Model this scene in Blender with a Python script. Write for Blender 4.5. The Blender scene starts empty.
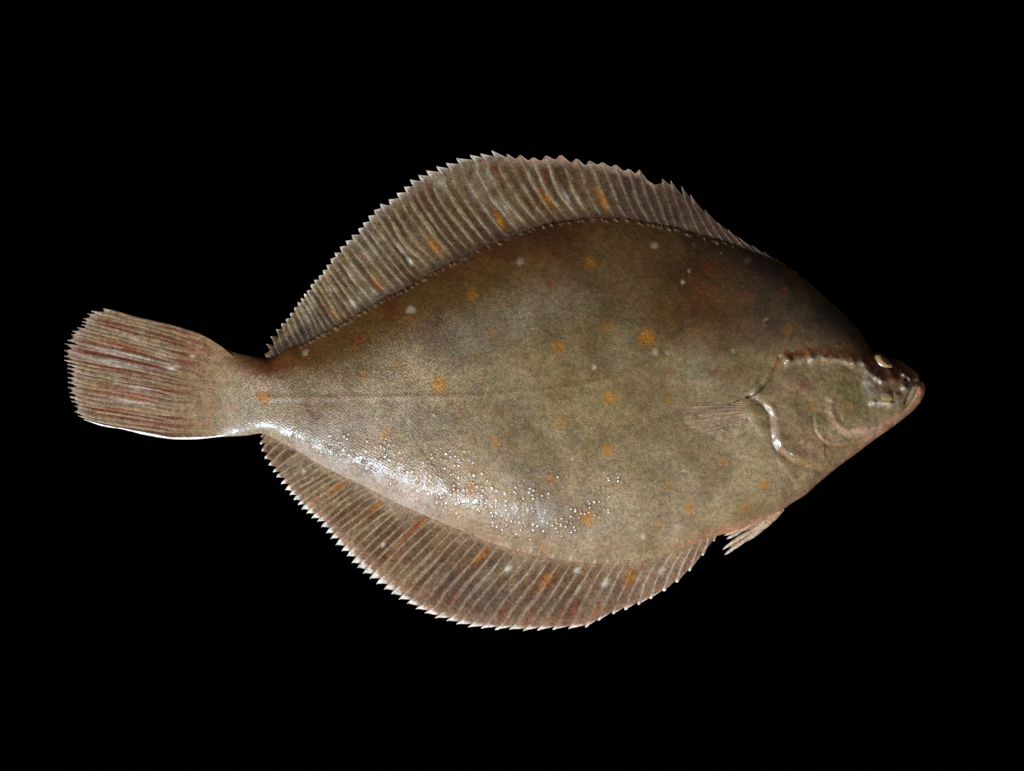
import bpy, math
import numpy as np
from mathutils import Vector

# ---------------------------------------------------------------- scale
# All plan measurements are in "units" of 0.4 mm; the fish is about 34 cm long.
S = 0.0004
CX, CY = 512.0, 385.5

scene = bpy.context.scene

# ---------------------------------------------------------------- camera
cam_d = bpy.data.cameras.new('camera')
cam = bpy.data.objects.new('camera', cam_d)
scene.collection.objects.link(cam)
CAM_H = 2.0
cam.location = (0, 0, CAM_H)
cam.rotation_euler = (0, 0, 0)
cam_d.sensor_width = 36.0
cam_d.lens = 36.0 * (CAM_H - 0.003) / (1024 * S)
cam_d.clip_start = 0.01
cam_d.clip_end = 50
scene.camera = cam

# ---------------------------------------------------------------- light
world = bpy.data.worlds.new('World')
scene.world = world
world.use_nodes = True
bg = world.node_tree.nodes['Background']
bg.inputs[0].default_value = (0.95, 0.97, 1.0, 1)
bg.inputs[1].default_value = 0.085


def area_light(name, loc, size, size_y, energy, colour):
    d = bpy.data.lights.new(name, 'AREA')
    d.shape = 'RECTANGLE'
    d.size, d.size_y = size, size_y
    d.energy = energy
    d.color = colour
    o = bpy.data.objects.new(name, d)
    scene.collection.objects.link(o)
    o.location = loc
    o.rotation_euler = (-Vector(loc)).to_track_quat('-Z', 'Y').to_euler()
    return o


area_light('window_light', (-0.66, -0.98, 0.98), 0.50, 0.36, 41.0, (0.67, 0.825, 1.0))

scene.view_settings.view_transform = 'Standard'
scene.view_settings.look = 'None'
scene.view_settings.exposure = 0.0
scene.view_settings.gamma = 1.0
scene.view_settings.use_curve_mapping = False

# ---------------------------------------------------------------- helpers
rng = np.random.default_rng(11)


def lin(r, g, b):
    c = np.array([r, g, b], float) / 255.0
    return np.where(c <= 0.04045, c / 12.92, ((c + 0.055) / 1.055) ** 2.4)


def pchip(pts):
    p = np.array(pts, float)
    x, y = p[:, 0], p[:, 1]
    h = np.diff(x)
    d = np.diff(y) / h
    m = np.zeros_like(y)
    for i in range(1, len(x) - 1):
        if d[i - 1] * d[i] > 0:
            w1, w2 = 2 * h[i] + h[i - 1], h[i] + 2 * h[i - 1]
            m[i] = (w1 + w2) / (w1 / d[i - 1] + w2 / d[i])
    m[0], m[-1] = d[0], d[-1]

    def f(q):
        q = np.clip(np.asarray(q, float), x[0], x[-1])
        i = np.clip(np.searchsorted(x, q) - 1, 0, len(x) - 2)
        t = (q - x[i]) / h[i]
        return ((2 * t ** 3 - 3 * t ** 2 + 1) * y[i] + (t ** 3 - 2 * t ** 2 + t) * h[i] * m[i]
                + (-2 * t ** 3 + 3 * t ** 2) * y[i + 1] + (t ** 3 - t ** 2) * h[i] * m[i + 1])
    return f


_tabs = {}


def vnoise(x, y, seed):
    if seed not in _tabs:
        _tabs[seed] = np.random.default_rng(seed).random((256, 256))
    T = _tabs[seed]
    xi, yi = np.floor(x).astype(int), np.floor(y).astype(int)
    fx, fy = x - xi, y - yi
    fx, fy = fx * fx * (3 - 2 * fx), fy * fy * (3 - 2 * fy)
    x0, x1, y0, y1 = xi & 255, (xi + 1) & 255, yi & 255, (yi + 1) & 255
    return (T[x0, y0] * (1 - fx) + T[x1, y0] * fx) * (1 - fy) + (T[x0, y1] * (1 - fx) + T[x1, y1] * fx) * fy


def fbm(x, y, size, seed, octaves=4, gain=0.55):
    s, a, tot = 0.0, 1.0, 0.0
    for k in range(octaves):
        s = s + a * vnoise(x / size * 2 ** k + 17.3 * k, y / size * 2 ** k + 5.1 * k, seed + k)
        tot += a
        a *= gain
    return s / tot


def sstep(a, b, v):
    t = np.clip((v - a) / (b - a), 0, 1)
    return t * t * (3 - 2 * t)


def poly_dist(x, y, pts):
    """distance to a polyline, signed side (+ = left of travel in y-down plan) and fraction along it"""
    p = np.array(pts, float)
    best = np.full(x.shape, 1e9)
    side = np.zeros(x.shape)
    frac = np.zeros(x.shape)
    n = len(p) - 1
    for k in range(n):
        a, b = p[k], p[k + 1]
        d = b - a
        L2 = d @ d
        t = np.clip(((x - a[0]) * d[0] + (y - a[1]) * d[1]) / L2, 0, 1)
        ex, ey = x - a[0] - t * d[0], y - a[1] - t * d[1]
        dd = np.hypot(ex, ey)
        m = dd < best
        best = np.where(m, dd, best)
        side = np.where(m, np.sign(d[0] * (y - a[1]) - d[1] * (x - a[0])), side)
        frac = np.where(m, (k + t) / n, frac)
    return best, side, frac


def gau(d, s):
    return np.exp(-(d / s) ** 2)


def blob(x, y, cx, cy, rx, ry=None, ang=0.0):
    ry = rx if ry is None else ry
    c, s = math.cos(math.radians(ang)), math.sin(math.radians(ang))
    dx, dy = x - cx, y - cy
    u, v = (dx * c + dy * s) / rx, (-dx * s + dy * c) / ry
    return np.exp(-(u * u + v * v))


def mix(c, target, m):
    m = np.clip(m, 0, 1)[..., None]
    return c * (1 - m) + np.asarray(target) * m


def world_xyz(x, y, z):
    return np.stack([(x - CX) * S, (CY - y) * S, z * S], -1)


PIGMENT = np.array([1.29, 1.03, 0.835])   # white balance of all skin colours


def build_mesh(name, co, quads, mat, parent, cols=None, attrs=None, tris=None):
    me = bpy.data.meshes.new(name)
    co = np.ascontiguousarray(co.reshape(-1, 3), dtype=np.float32)
    quads = np.asarray(quads, dtype=np.int32).reshape(-1, 4)
    me.vertices.add(len(co))
    me.vertices.foreach_set('co', co.ravel())
    me.loops.add(quads.size)
    me.loops.foreach_set('vertex_index', quads.ravel())
    me.polygons.add(len(quads))
    me.polygons.foreach_set('loop_start', np.arange(0, quads.size, 4, dtype=np.int32))
    me.polygons.foreach_set('use_smooth', np.ones(len(quads), dtype=bool))
    me.update(calc_edges=True)
    if cols is not None:
        a = me.attributes.new('pigment', 'FLOAT_COLOR', 'POINT')
        c4 = np.ones((len(co), 4), np.float32)
        c4[:, :3] = np.clip(cols.reshape(-1, 3) * PIGMENT, 0, 1)
        a.data.foreach_set('color', c4.ravel())
    for k, v in (attrs or {}).items():
        a = me.attributes.new(k, 'FLOAT', 'POINT')
        a.data.foreach_set('value', np.ascontiguousarray(v, dtype=np.float32).ravel())
    me.validate()
    me.materials.append(mat)
    o = bpy.data.objects.new(name, me)
    scene.collection.objects.link(o)
    o.parent = parent
    return o


def grid_quads(n, m, off=0, flip=False):
    i = np.arange(n * m).reshape(n, m) + off
    q = np.stack([i[:-1, :-1], i[1:, :-1], i[1:, 1:], i[:-1, 1:]], -1).reshape(-1, 4)
    return q[:, ::-1] if flip else q


# ---------------------------------------------------------------- materials
class NT:
    def __init__(self, name):
        self.mat = bpy.data.materials.new(name)
        self.mat.use_nodes = True
        self.t = self.mat.node_tree
        self.p = self.t.nodes['Principled BSDF']

    def n(self, typ, **kw):
        nd = self.t.nodes.new(typ)
        for k, v in kw.items():
            if k.startswith('_'):
                setattr(nd, k[1:], v)
            else:
                self.set(nd.inputs[k], v)
        return nd

    def set(self, sock, v):
        if isinstance(v, bpy.types.NodeSocket):
            self.t.links.new(v, sock)
        else:
            sock.default_value = v

    def math(self, op, a, b=0.0, clamp=False):
        nd = self.t.nodes.new('ShaderNodeMath')
        nd.operation = op
        nd.use_clamp = clamp
        self.set(nd.inputs[0], a)
        self.set(nd.inputs[1], b)
        return nd.outputs[0]

    def ramp(self, v, a, b, lo=0.0, hi=1.0):
        nd = self.t.nodes.new('ShaderNodeMapRange')
        nd.interpolation_type = 'SMOOTHSTEP'
        self.set(nd.inputs[0], v)
        for k, q in zip((1, 2, 3, 4), (a, b, lo, hi)):
            self.set(nd.inputs[k], q)
        return nd.outputs[0]

    def scale_col(self, col, f):
        nd = self.t.nodes.new('ShaderNodeVectorMath')
        nd.operation = 'SCALE'
        self.set(nd.inputs[0], col)
        self.set(nd.inputs['Scale'], f)
        return nd.outputs[0]

    def mixc(self, f, a, b):
        nd = self.t.nodes.new('ShaderNodeMix')
        nd.data_type = 'RGBA'
        self.set(nd.inputs[0], f)
        self.set(nd.inputs[6], a)
        self.set(nd.inputs[7], b)
        return nd.outputs[2]


def skin_material():
    m = NT('wet_skin')
    geo = m.n('ShaderNodeTexCoord').outputs['Object']
    pig = m.n('ShaderNodeAttribute', _attribute_name='pigment').outputs['Color']
    scaly = m.n('ShaderNodeAttribute', _attribute_name='scaly').outputs['Fac']
    pearl = m.n('ShaderNodeAttribute', _attribute_name='pearl').outputs['Fac']
    smooth = m.n('ShaderNodeAttribute', _attribute_name='slick').outputs['Fac']
    # fine chromatophore speckle
    n1 = m.n('ShaderNodeTexNoise', Vector=geo, Scale=1700.0, Detail=2.0, Roughness=0.7).outputs['Fac']
    n2 = m.n('ShaderNodeTexNoise', Vector=geo, Scale=520.0, Detail=3.0, Roughness=0.6).outputs['Fac']
    f = m.math('ADD', m.ramp(n1, 0.30, 0.70, 0.76, 1.24), m.ramp(n2, 0.30, 0.70, -0.16, 0.16))
    # small scales: rows of cells, dark in their pockets, pale on their rims
    mp = m.n('ShaderNodeMapping', Vector=geo, Rotation=(0, 0, math.radians(33)), Scale=(1, 1.12, 0))
    vo = m.n('ShaderNodeTexVoronoi', _voronoi_dimensions='2D', _feature='F1', Vector=mp.outputs[0], Scale=900.0, Randomness=0.58)
    dots = m.ramp(vo.outputs['Distance'], 0.10, 0.55, 0.52, 1.16)
    sc = m.math('ADD', m.math('MULTIPLY', m.math('SUBTRACT', dots, 1.0), scaly), 1.0)
    f = m.math('MULTIPLY', f, sc)
    col = m.scale_col(pig, f)
    # olive, russet and grey clouding at the size of a few scales
    nc = m.n('ShaderNodeTexNoise', Vector=geo, Scale=260.0, Detail=4.0, Roughness=0.7).outputs['Color']
    hue = m.n('ShaderNodeVectorMath', _operation='MULTIPLY')
    m.set(hue.inputs[0], col)
    m.set(hue.inputs[1], m.scale_col(nc, 2.0))
    col = m.mixc(0.20, col, hue.outputs[0])
    # gold and brown grains
    n6 = m.n('ShaderNodeTexNoise', Vector=geo, Scale=820.0, Detail=3.0, Roughness=0.75).outputs['Fac']
    n7 = m.n('ShaderNodeTexNoise', Vector=geo, Scale=1250.0, Detail=1.0, Roughness=0.5).outputs['Fac']
    col = m.mixc(m.ramp(n6, 0.54, 0.70, 0.0, 0.40), col, m.scale_col(m.mixc(1.0, col, (0.085, 0.045, 0.018, 1)), 1.0))
    col = m.mixc(m.ramp(n7, 0.60, 0.74, 0.0, 0.55), col, m.scale_col(col, 1.75))
    # reddish rims round the raised ventral scales
    vp = m.n('ShaderNodeTexVoronoi', _voronoi_dimensions='2D', _feature='SMOOTH_F1', Vector=geo, Scale=540.0, Randomness=1.0)
    vp.inputs['Smoothness'].default_value = 0.12
    vd = vp.outputs['Distance']
    vq = m.n('ShaderNodeTexVoronoi', _voronoi_dimensions='2D', _feature='F1', Vector=geo, Scale=540.0, Randomness=1.0)
    rnd = m.n('ShaderNodeSeparateColor', Color=vq.outputs['Color']).outputs[0]
    pearl0 = pearl
    pearl = m.math('MULTIPLY', pearl, m.ramp(rnd, 0.22, 1.0))
    rim = m.math('MULTIPLY', m.math('MULTIPLY', m.ramp(vd, 0.26, 0.4), m.ramp(vd, 0.7, 0.45)), pearl)
    col = m.mixc(m.math('MULTIPLY', rim, 0.55), col, (0.15, 0.055, 0.03, 1))
    m.set(m.p.inputs['Base Color'], col)
    rough = m.math('ADD', m.ramp(n2, 0.3, 0.7, 0.36, 0.52), m.math('MULTIPLY', smooth, -0.12))
    m.set(m.p.inputs['Roughness'], rough)
    m.set(m.p.inputs['Specular IOR Level'], m.math('SUBTRACT', 0.34, m.math('MULTIPLY', pearl0, 0.20)))
    dome = m.ramp(vd, 0.52, 0.12, 0.0, 1.0)
    wet = m.math('MULTIPLY', dome, pearl)
    m.set(m.p.inputs['Coat Weight'], m.math('ADD', m.math('MULTIPLY', wet, 0.9), m.math('ADD', m.math('MULTIPLY', smooth, 0.75), 0.16), clamp=True))
    m.set(m.p.inputs['Coat Roughness'], m.math('ADD', 0.16, m.math('MULTIPLY', wet, 0.14)))
    m.set(m.p.inputs['Coat IOR'], m.math('ADD', m.math('ADD', 1.42, m.math('MULTIPLY', smooth, 0.14)), m.math('MULTIPLY', wet, 0.75)))
    # relief
    h_sc = m.math('MULTIPLY', m.ramp(vo.outputs['Distance'], 0.05, 0.6, 0.0, 1.0), m.math('MULTIPLY', scaly, 0.00005))
    h_pe = m.math('MULTIPLY', m.ramp(vd, 0.52, 0.0, 0.0, 1.0), m.math('MULTIPLY', pearl, 0.00030))
    n3 = m.n('ShaderNodeTexNoise', Vector=geo, Scale=900.0, Detail=2.0, Roughness=0.6).outputs['Fac']
    n4 = m.n('ShaderNodeTexNoise', Vector=geo, Scale=210.0, Detail=2.0, Roughness=0.5).outputs['Fac']
    h = m.math('ADD', m.math('ADD', h_sc, h_pe), m.math('ADD', m.math('MULTIPLY', n3, 0.00014), m.math('MULTIPLY', n4, 0.00022)))
    bp = m.n('ShaderNodeBump', Height=h, Distance=1.0, Strength=1.0)
    m.set(m.p.inputs['Normal'], bp.outputs[0])
    bc = m.n('ShaderNodeBump', Height=m.math('ADD', m.math('ADD', h_sc, h_pe), m.math('MULTIPLY', n4, 0.00030)), Distance=1.0, Strength=1.0)
    m.set(m.p.inputs['Coat Normal'], bc.outputs[0])
    return m.mat


def fin_material(name, spec, coat, bump):
    m = NT(name)
    geo = m.n('ShaderNodeTexCoord').outputs['Object']
    pig = m.n('ShaderNodeAttribute', _attribute_name='pigment').outputs['Color']
    n1 = m.n('ShaderNodeTexNoise', Vector=geo, Scale=1500.0, Detail=2.0, Roughness=0.7).outputs['Fac']
    n2 = m.n('ShaderNodeTexNoise', Vector=geo, Scale=480.0, Detail=3.0, Roughness=0.6).outputs['Fac']
    f = m.math('ADD', m.ramp(n1, 0.3, 0.7, 0.68, 1.32), m.ramp(n2, 0.3, 0.7, -0.24, 0.24))
    nc = m.n('ShaderNodeTexNoise', Vector=geo, Scale=260.0, Detail=4.0, Roughness=0.7).outputs['Color']
    hue = m.n('ShaderNodeVectorMath', _operation='MULTIPLY')
    m.set(hue.inputs[0], pig)
    m.set(hue.inputs[1], m.scale_col(nc, 2.0))
    m.set(m.p.inputs['Base Color'], m.scale_col(m.mixc(0.16, pig, hue.outputs[0]), f))
    m.set(m.p.inputs['Roughness'], m.ramp(n2, 0.3, 0.7, 0.34, 0.5))
    m.p.inputs['Specular IOR Level'].default_value = spec
    m.p.inputs['Coat Weight'].default_value = coat
    m.p.inputs['Coat Roughness'].default_value = 0.15
    m.p.inputs['Coat IOR'].default_value = 1.36
    n3 = m.n('ShaderNodeTexNoise', Vector=geo, Scale=700.0, Detail=2.0, Roughness=0.6).outputs['Fac']
    h = m.math('MULTIPLY', n3, bump)
    bp = m.n('ShaderNodeBump', Height=h, Distance=1.0, Strength=1.0)
    m.set(m.p.inputs['Normal'], bp.outputs[0])
    m.set(m.p.inputs['Coat Normal'], bp.outputs[0])
    return m.mat


M_SKIN = skin_material()
M_MEMB = fin_material('fin_membrane_skin', 0.3, 0.14, 0.00022)
M_RAY = fin_material('fin_ray_skin', 0.3, 0.10, 0.00020)

mb = NT('black_velvet')
nv = mb.n('ShaderNodeTexNoise', Scale=900.0, Detail=2.0).outputs['Fac']
mb.set(mb.p.inputs['Base Color'], mb.mixc(nv, (0.00002, 0.00002, 0.00002, 1), (0.00012, 0.00012, 0.00013, 1)))
mb.p.inputs['Roughness'].default_value = 1.0
mb.p.inputs['Specular IOR Level'].default_value = 0.0

me_ = NT('wet_eye')
me_.set(me_.p.inputs['Base Color'], me_.n('ShaderNodeAttribute', _attribute_name='pigment').outputs['Color'])
me_.p.inputs['Roughness'].default_value = 0.22
me_.p.inputs['Coat Weight'].default_value = 0.8
me_.p.inputs['Coat Roughness'].default_value = 0.06
M_EYE = me_.mat

# ---------------------------------------------------------------- backdrop
bw, bh = 1.3, 1.1
v = []
bd = bpy.data.meshes.new('backdrop')
bd.from_pydata([(-bw, -bh, 0), (bw, -bh, 0), (bw, bh, 0), (-bw, bh, 0),
                (-bw, -bh, -0.004), (bw, -bh, -0.004), (bw, bh, -0.004), (-bw, bh, -0.004)], [],
               [(0, 1, 2, 3), (7, 6, 5, 4), (0, 4, 5, 1), (1, 5, 6, 2), (2, 6, 7, 3), (3, 7, 4, 0)])
bd.materials.append(mb.mat)
backdrop = bpy.data.objects.new('backdrop', bd)
scene.collection.objects.link(backdrop)
backdrop['kind'] = 'structure'
backdrop['label'] = 'plain matt black cloth background under the fish'

# ---------------------------------------------------------------- the fish
fish = bpy.data.objects.new('flatfish', None)
scene.collection.objects.link(fish)
fish.empty_display_size = 0.02
fish['label'] = 'olive brown flatfish with orange spots and ribbed fins lying on black'
fish['category'] = 'fish'

# plan outline of the trunk and head (fins apart)
UP = pchip([(208, 341.8), (220, 347.0), (233, 352.0), (251.6, 356.2), (268, 358.6), (275, 356), (287, 348.5), (306, 341.5),
            (322, 333), (345.5, 320.5), (365, 309), (388, 295), (408, 286), (425, 276), (439, 268), (466, 254.5), (486, 245.5),
            (505, 238), (527, 229.5), (552, 222), (576, 218.5), (600, 216.8), (625, 218.3), (649, 221.5), (668, 225), (686, 230),
            (705, 235), (723, 240.5), (740, 246.5), (754, 252), (768, 257.5), (785, 265.5), (799, 275), (807, 280.5), (821, 293),
            (836, 306), (848, 317.8), (860, 331.5), (868.5, 345), (872.4, 350.7), (879, 352), (885, 354.4), (891, 358.4),
            (898.6, 360), (906.4, 364.2), (912.3, 369), (917, 373), (919.4, 377.0), (920.0, 380.6), (922.3, 381.2), (925.2, 385), (926.2, 389)])
LO = pchip([(208, 435.5), (223, 436.5), (244.5, 435.6), (261, 433.4), (267, 435), (279, 440.5), (291, 447), (306, 456), (324, 466.5),
            (341.6, 475.7), (357, 482.5), (376.7, 492.5), (396, 502.5), (416, 511.5), (433, 519), (451, 526.5), (472, 535),
            (494, 544), (517, 551), (541, 556.5), (562, 560.5), (584, 563), (597, 564), (617, 563.5), (638, 561.5), (658, 556.8),
            (677, 551), (697, 543.5), (714, 536.8), (724, 534.2), (740, 529.5), (755, 524), (768, 518), (779, 512.5), (792, 503.5), (805.5, 495),
            (817, 484.7), (829, 474.7), (840.6, 465.2), (853, 456.3), (866, 446.4), (876, 438.8), (885, 432.6), (895, 425.5),
            (906, 417), (916, 408.3), (922, 400.3), (925, 394), (926.2, 389)])
HT = pchip([(208, 2.0), (218, 4.0), (230, 6.5), (248, 8.5), (268, 11), (300, 16), (350, 25), (420, 35), (500, 42), (580, 46), (660, 47),
            (740, 45), (800, 40), (850, 33), (880, 27), (905, 20), (918, 12.5), (924, 7), (926.2, 3)])

LATERAL = [(255, 398), (330, 397.5), (400, 396.5), (480, 395.5), (540, 391), (590, 384), (630, 376), (670, 368), (705, 358), (740, 350), (775, 344)]
GILL_A = [(778, 358), (775.5, 365), (772, 373), (766, 381), (760, 387.5), (753, 393.5), (746, 396.5)]
GILL_B = [(745, 398), (753, 400), (760, 405), (765, 412), (767.5, 421), (768, 431), (770, 443), (775, 451), (784, 458), (795, 465.5), (809, 470), (825, 471.5), (838, 468)]
FOLD = [(774, 438), (779, 449), (786, 456.5), (798, 463), (812, 467.5), (828, 468)]
BRANCH = [(777, 460), (786, 470), (793, 479), (798, 486)]
PREOP = [(829, 389), (828.3, 400), (829, 410), (833, 422), (840, 429.5), (851, 431.5), (862, 431), (877, 428), (890, 421)]
PREOP2 = [(811, 412), (811.5, 422), (813, 431), (818, 438.5), (826, 444.5), (838, 446), (852, 443), (868, 437)]
CREST = [(780, 362), (790, 359.5), (811, 357.5), (835, 358.3), (850, 361.5), (862, 366), (872, 375), (884, 382), (897, 384)]
MOUTH = [(921.0, 380.9), (915.5, 382.0), (912, 386), (909, 393), (905.5, 400), (902, 406)]
JAW2 = [(921, 386), (916.5, 391), (912, 399), (906, 408), (898, 416)]
KNOBS = [(787, 360.5, 3.6, 2.0), (810, 358.6, 4.2, 2.0), (823, 358.4, 3.2, 1.2), (833.8, 358.6, 3.6, 1.8), (852, 363.5, 3.6, 2.2), (863, 363.5, 3.0, 2.2),
         (836.7, 345, 2.0, 0.5), (806, 351, 2.5, 0.5), (802, 329, 6, 0.5), (798, 338, 6, 0.5), (764, 324, 3, 0.4), (903, 387.5, 4.0, 3.0), (902.5, 374, 2.6, 2.6), (893, 379, 5, 1.8), (896, 396, 4, 1.6), (889, 371, 4, 1.4), (905, 367, 4, 1.2),
         (908, 377, 2.2, 1.8), (872, 403, 4.0, 2.8), (889, 404, 4, 2.6), (868, 381, 5, 2.0), (874, 377, 3, 1.6), (880, 381, 3, 1.4)]


_bead_xy = []


def BEADS(x, y):
    out = np.zeros_like(x)
    if x.ndim < 2 or x.size < 100000:
        return out
    for bx, by, r, h in _bead_xy:
        i0, i1 = np.searchsorted(xs, [bx - 3 * r, bx + 3 * r])
        sl = slice(i0, i1)
        out[sl] += h * blob(x[sl], y[sl], bx, by, r * 1.4, r * .85, 50 if by < 400 else 120)
    return out


def body_z(x, y):
    u, l, h = UP(x), LO(x), HT(x)
    w = np.maximum(l - u, 1e-3)
    t = np.clip((y - u) / w, 0, 1)
    q = np.interp(x, [208, 260, 300, 700, 800, 880, 926], [0.72, 0.8, 0.97, 0.97, 0.75, 0.62, 0.6])
    pu = np.interp(x, [208, 300, 700, 850, 926], [2.7, 2.7, 2.7, 2.6, 2.6])
    pl_ = np.interp(x, [208, 280, 340, 640, 740, 850, 926], [2.8, 3.2, 3.9, 3.9, 3.0, 2.6, 2.6])
    a_ = np.abs(2 * t - 1)
    low = 0.52 * (1 - a_ ** 2.0) + 0.48 * (1 - a_ ** (pl_ + 2.8))
    upp = 0.85 * (1 - a_ ** 2.1) + 0.15 * (1 - a_ ** 4)
    base = np.clip(np.where(t < .5, upp, low), 0, 1) ** q
    edge = np.interp(x, [208, 240, 268, 720, 800, 926], [1.8, 2.6, 3.2, 3.0, 1.8, 1.6])
    z = edge + h * base
    fade = np.clip(base / 0.35, 0, 1)   # keep relief away from the rim
    r = np.zeros_like(z)
    # long soft undulations of muscle
    r += (fbm(x, y, 70, 40, 3) - 0.5) * 3.2
    r += (fbm(x, y, 22, 60, 2) - 0.5) * 0.9
    # lateral line
    d, s, f = poly_dist(x, y, LATERAL)
    r += (0.35 * gau(d, 3.0) - 0.12 * gau(d - 5, 3.0)) * (0.5 + vnoise(x / 9, y / 9, 45)) * sstep(.75, .45, f)
    # gill cover overlapping the trunk
    d, s, f = poly_dist(x, y, GILL_A)
    on = s < 0
    r += np.where(on, 1, 0) * 2.2 * np.exp(-d / 16.0) * sstep(0, 2.5, d) - 1.3 * gau(d, 2.2) * sstep(1, .75, f) * (0.3 + 1.2 * vnoise(x / 7, y / 7, 46))
    r += np.where(on, 0, 1) * 0.9 * gau(d - 4, 3)
    d, s, f = poly_dist(x, y, GILL_B)
    on = s < 0
    endf = sstep(0, 0.06, f) * sstep(1.0, 0.88, f)
    r += endf * (np.where(on, 4.6 * np.exp(-d / 20.0) * sstep(0, 9.0, d), 0.0) - 0.5 * gau(d, 2.0)) * (0.55 + .9 * vnoise(x / 8, y / 8, 49))
    d, s, f = poly_dist(x, y, FOLD)
    r += sstep(0, .1, f) * sstep(1, .9, f) * (-0.5 * gau(d, 1.6))
    d, s, f = poly_dist(x, y, BRANCH)
    r += 0.6 * gau(d, 2.6)
    # preopercular ridges
    d, s, f = poly_dist(x, y, PREOP)
    r += sstep(0, .12, f) * sstep(1, .85, f) * (1.0 * gau(d, 3.8) * (0.4 + 1.2 * vnoise(x / 6, y / 6, 48)) - np.where(s < 0, 0.4 * gau(d - 6, 3), 0))
    d, s, f = poly_dist(x, y, PREOP2)
    r += sstep(0, .1, f) * sstep(1, .8, f) * (np.where(s < 0, 2.2 * np.exp(-d / 11.0) * sstep(0, 3, d), 0) - 0.6 * gau(d, 1.7))
    # bony head crest, groove behind it
    d, s, f = poly_dist(x, y, CREST)
    r += sstep(0, .05, f) * sstep(1, .9, f) * (1.9 * gau(d, np.where(s < 0, 9.0, 4.5)) * (0.6 + .8 * vnoise(x / 7, y / 7, 47)) - np.where(s < 0, 0.2 * gau(d - 9, 6), 0))
    for kx, ky, kr, kh in KNOBS:
        r += 1.15 * kh * blob(x, y, kx, ky, kr * .9)
    # eye sockets and swellings
    r += 5.0 * blob(x, y, 884, 362, 13, 8.5, 32) - 2.6 * blob(x, y, 881, 364.5, 9.5, 4.6, 36)
    r += 4.4 * blob(x, y, 883, 396, 13, 9, 15) 
    r += 2.0 * blob(x, y, 903, 378, 9, 7) - 2.6 * blob(x, y, 905, 379.5, 1.6)
    # jaws
    d, s, f = poly_dist(x, y, MOUTH)
    r += -3.0 * gau(d, 1.3) * sstep(1, .8, f)
    r += 1.6 * blob(x, y, 916, 376, 3.5, 4.5, 50) + 2.2 * blob(x, y, 919, 391, 5, 11, 28)
    d, s, f = poly_dist(x, y, JAW2)
    r += -1.2 * gau(d, 1.4) * sstep(1, .8, f) * sstep(0, .15, f)
    # irregular folds and pits of the head skin
    hd = sstep(772, 800, x) * sstep(345, 365, y)
    r += hd * ((fbm(x, y, 17, 140, 3) - .5) * 3.0 + (fbm(x, y, 6, 145, 2) - .5) * 0.9)
    # pectoral base swelling
    r += 3.6 * blob(x, y, 752, 413, 9, 10)
    r += 1.5 * blob(x, y, 760, 428, 6, 6)
    z = z + r * fade + BEADS(x, y)   # beads of skin where each fin ray leaves the body
    return np.maximum(z, 0.9)


# ---- pigment of the trunk
ORANGE = [(439, 385, 8, 1), (558, 347, 6, .9), (608, 398, 6.5, .95), (561, 423, 5.5, .8), (606, 449, 6, 1), (587, 518, 7.5, 1), (471, 487, 5, .8),
          (473, 295, 5.5, .7), (590, 263, 5.5, .75), (645, 338, 8, 1), (689, 507, 5.5, .95), (763, 484, 4.2, .9), (721, 461, 5, .5), (549, 478, 4.5, .6),
          (398, 364, 5, .7), (364, 375, 3.5, .6), (386, 433, 6, .6), (496, 442, 4.2, .8), (667, 400, 3.5, .7), (264, 397, 6.5, .9), (232, 406, 5, .4),
          (492, 334, 5, .4), (606, 327, 5, .5), (666, 484, 4, .45), (402, 343, 4, .4), (776, 363, 4, .7), (848, 406, 4, .5), (811, 407, 3, .6),
          (470, 492, 4, .5), (543, 549, 4, .5), (660, 525, 6, .3), (716, 391, 5, .3), (787, 330, 5, .45), (856, 444, 3, .6), (745, 508, 8, .3)]
RED = [(358, 340, 7, .8), (550, 285, 4.5, .7), (706, 270, 6, .8), (783, 290, 7, .7), (461, 411, 3, .7), (456, 419, 3.5, .8), (502, 413, 2.5, .6), (547, 450, 4, .5),
       (665, 372, 5, .5), (672, 371, 4, .5), (714, 371, 4, .6), (686, 315, 3, .7), (452, 440, 3, .5), (462, 447, 3, .5), (477, 461, 4, .4), (800, 383, 8, .35),
       (806, 386, 5, .4), (654, 340, 2.5, .8), (640, 530, 4, .2), (700, 290, 14, .25), (620, 290, 16, .2), (590, 505, 7, .15), (889, 427, 5, .7), (752, 412, 6, .25)]
WHITE = [(411, 310, 4.5, .8), (520, 262, 4.5, .6), (654, 246, 4.5, .75), (593, 367, 3.6, .7), (305, 353, 3.6, .7), (681, 283, 2.6, .9), (689, 272, 1.8, .8),
         (642, 536, 3, .9), (676, 528, 5.5, .4), (683, 470.5, 2.0, 1), (408, 421, 2.6, .8), (573, 459, 1.8, .6), (694, 245, 3, .35), (747, 260, 4, .35),
         (721, 254, 1.2, .9), (764, 321, 2, .6), (433, 415, 2, .5), (648, 402, 0.1, 0), (734, 433, 4, .45), (730, 427, 5, .3), (731, 352, 2.5, .5), (601, 500, 5, .2),
         (742, 356, 2, .5), (654, 352, 4, .5), (666, 353, 3, .5), (790, 351, 2, .5)]
C_BASE = lin(123, 107, 73)


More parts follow.
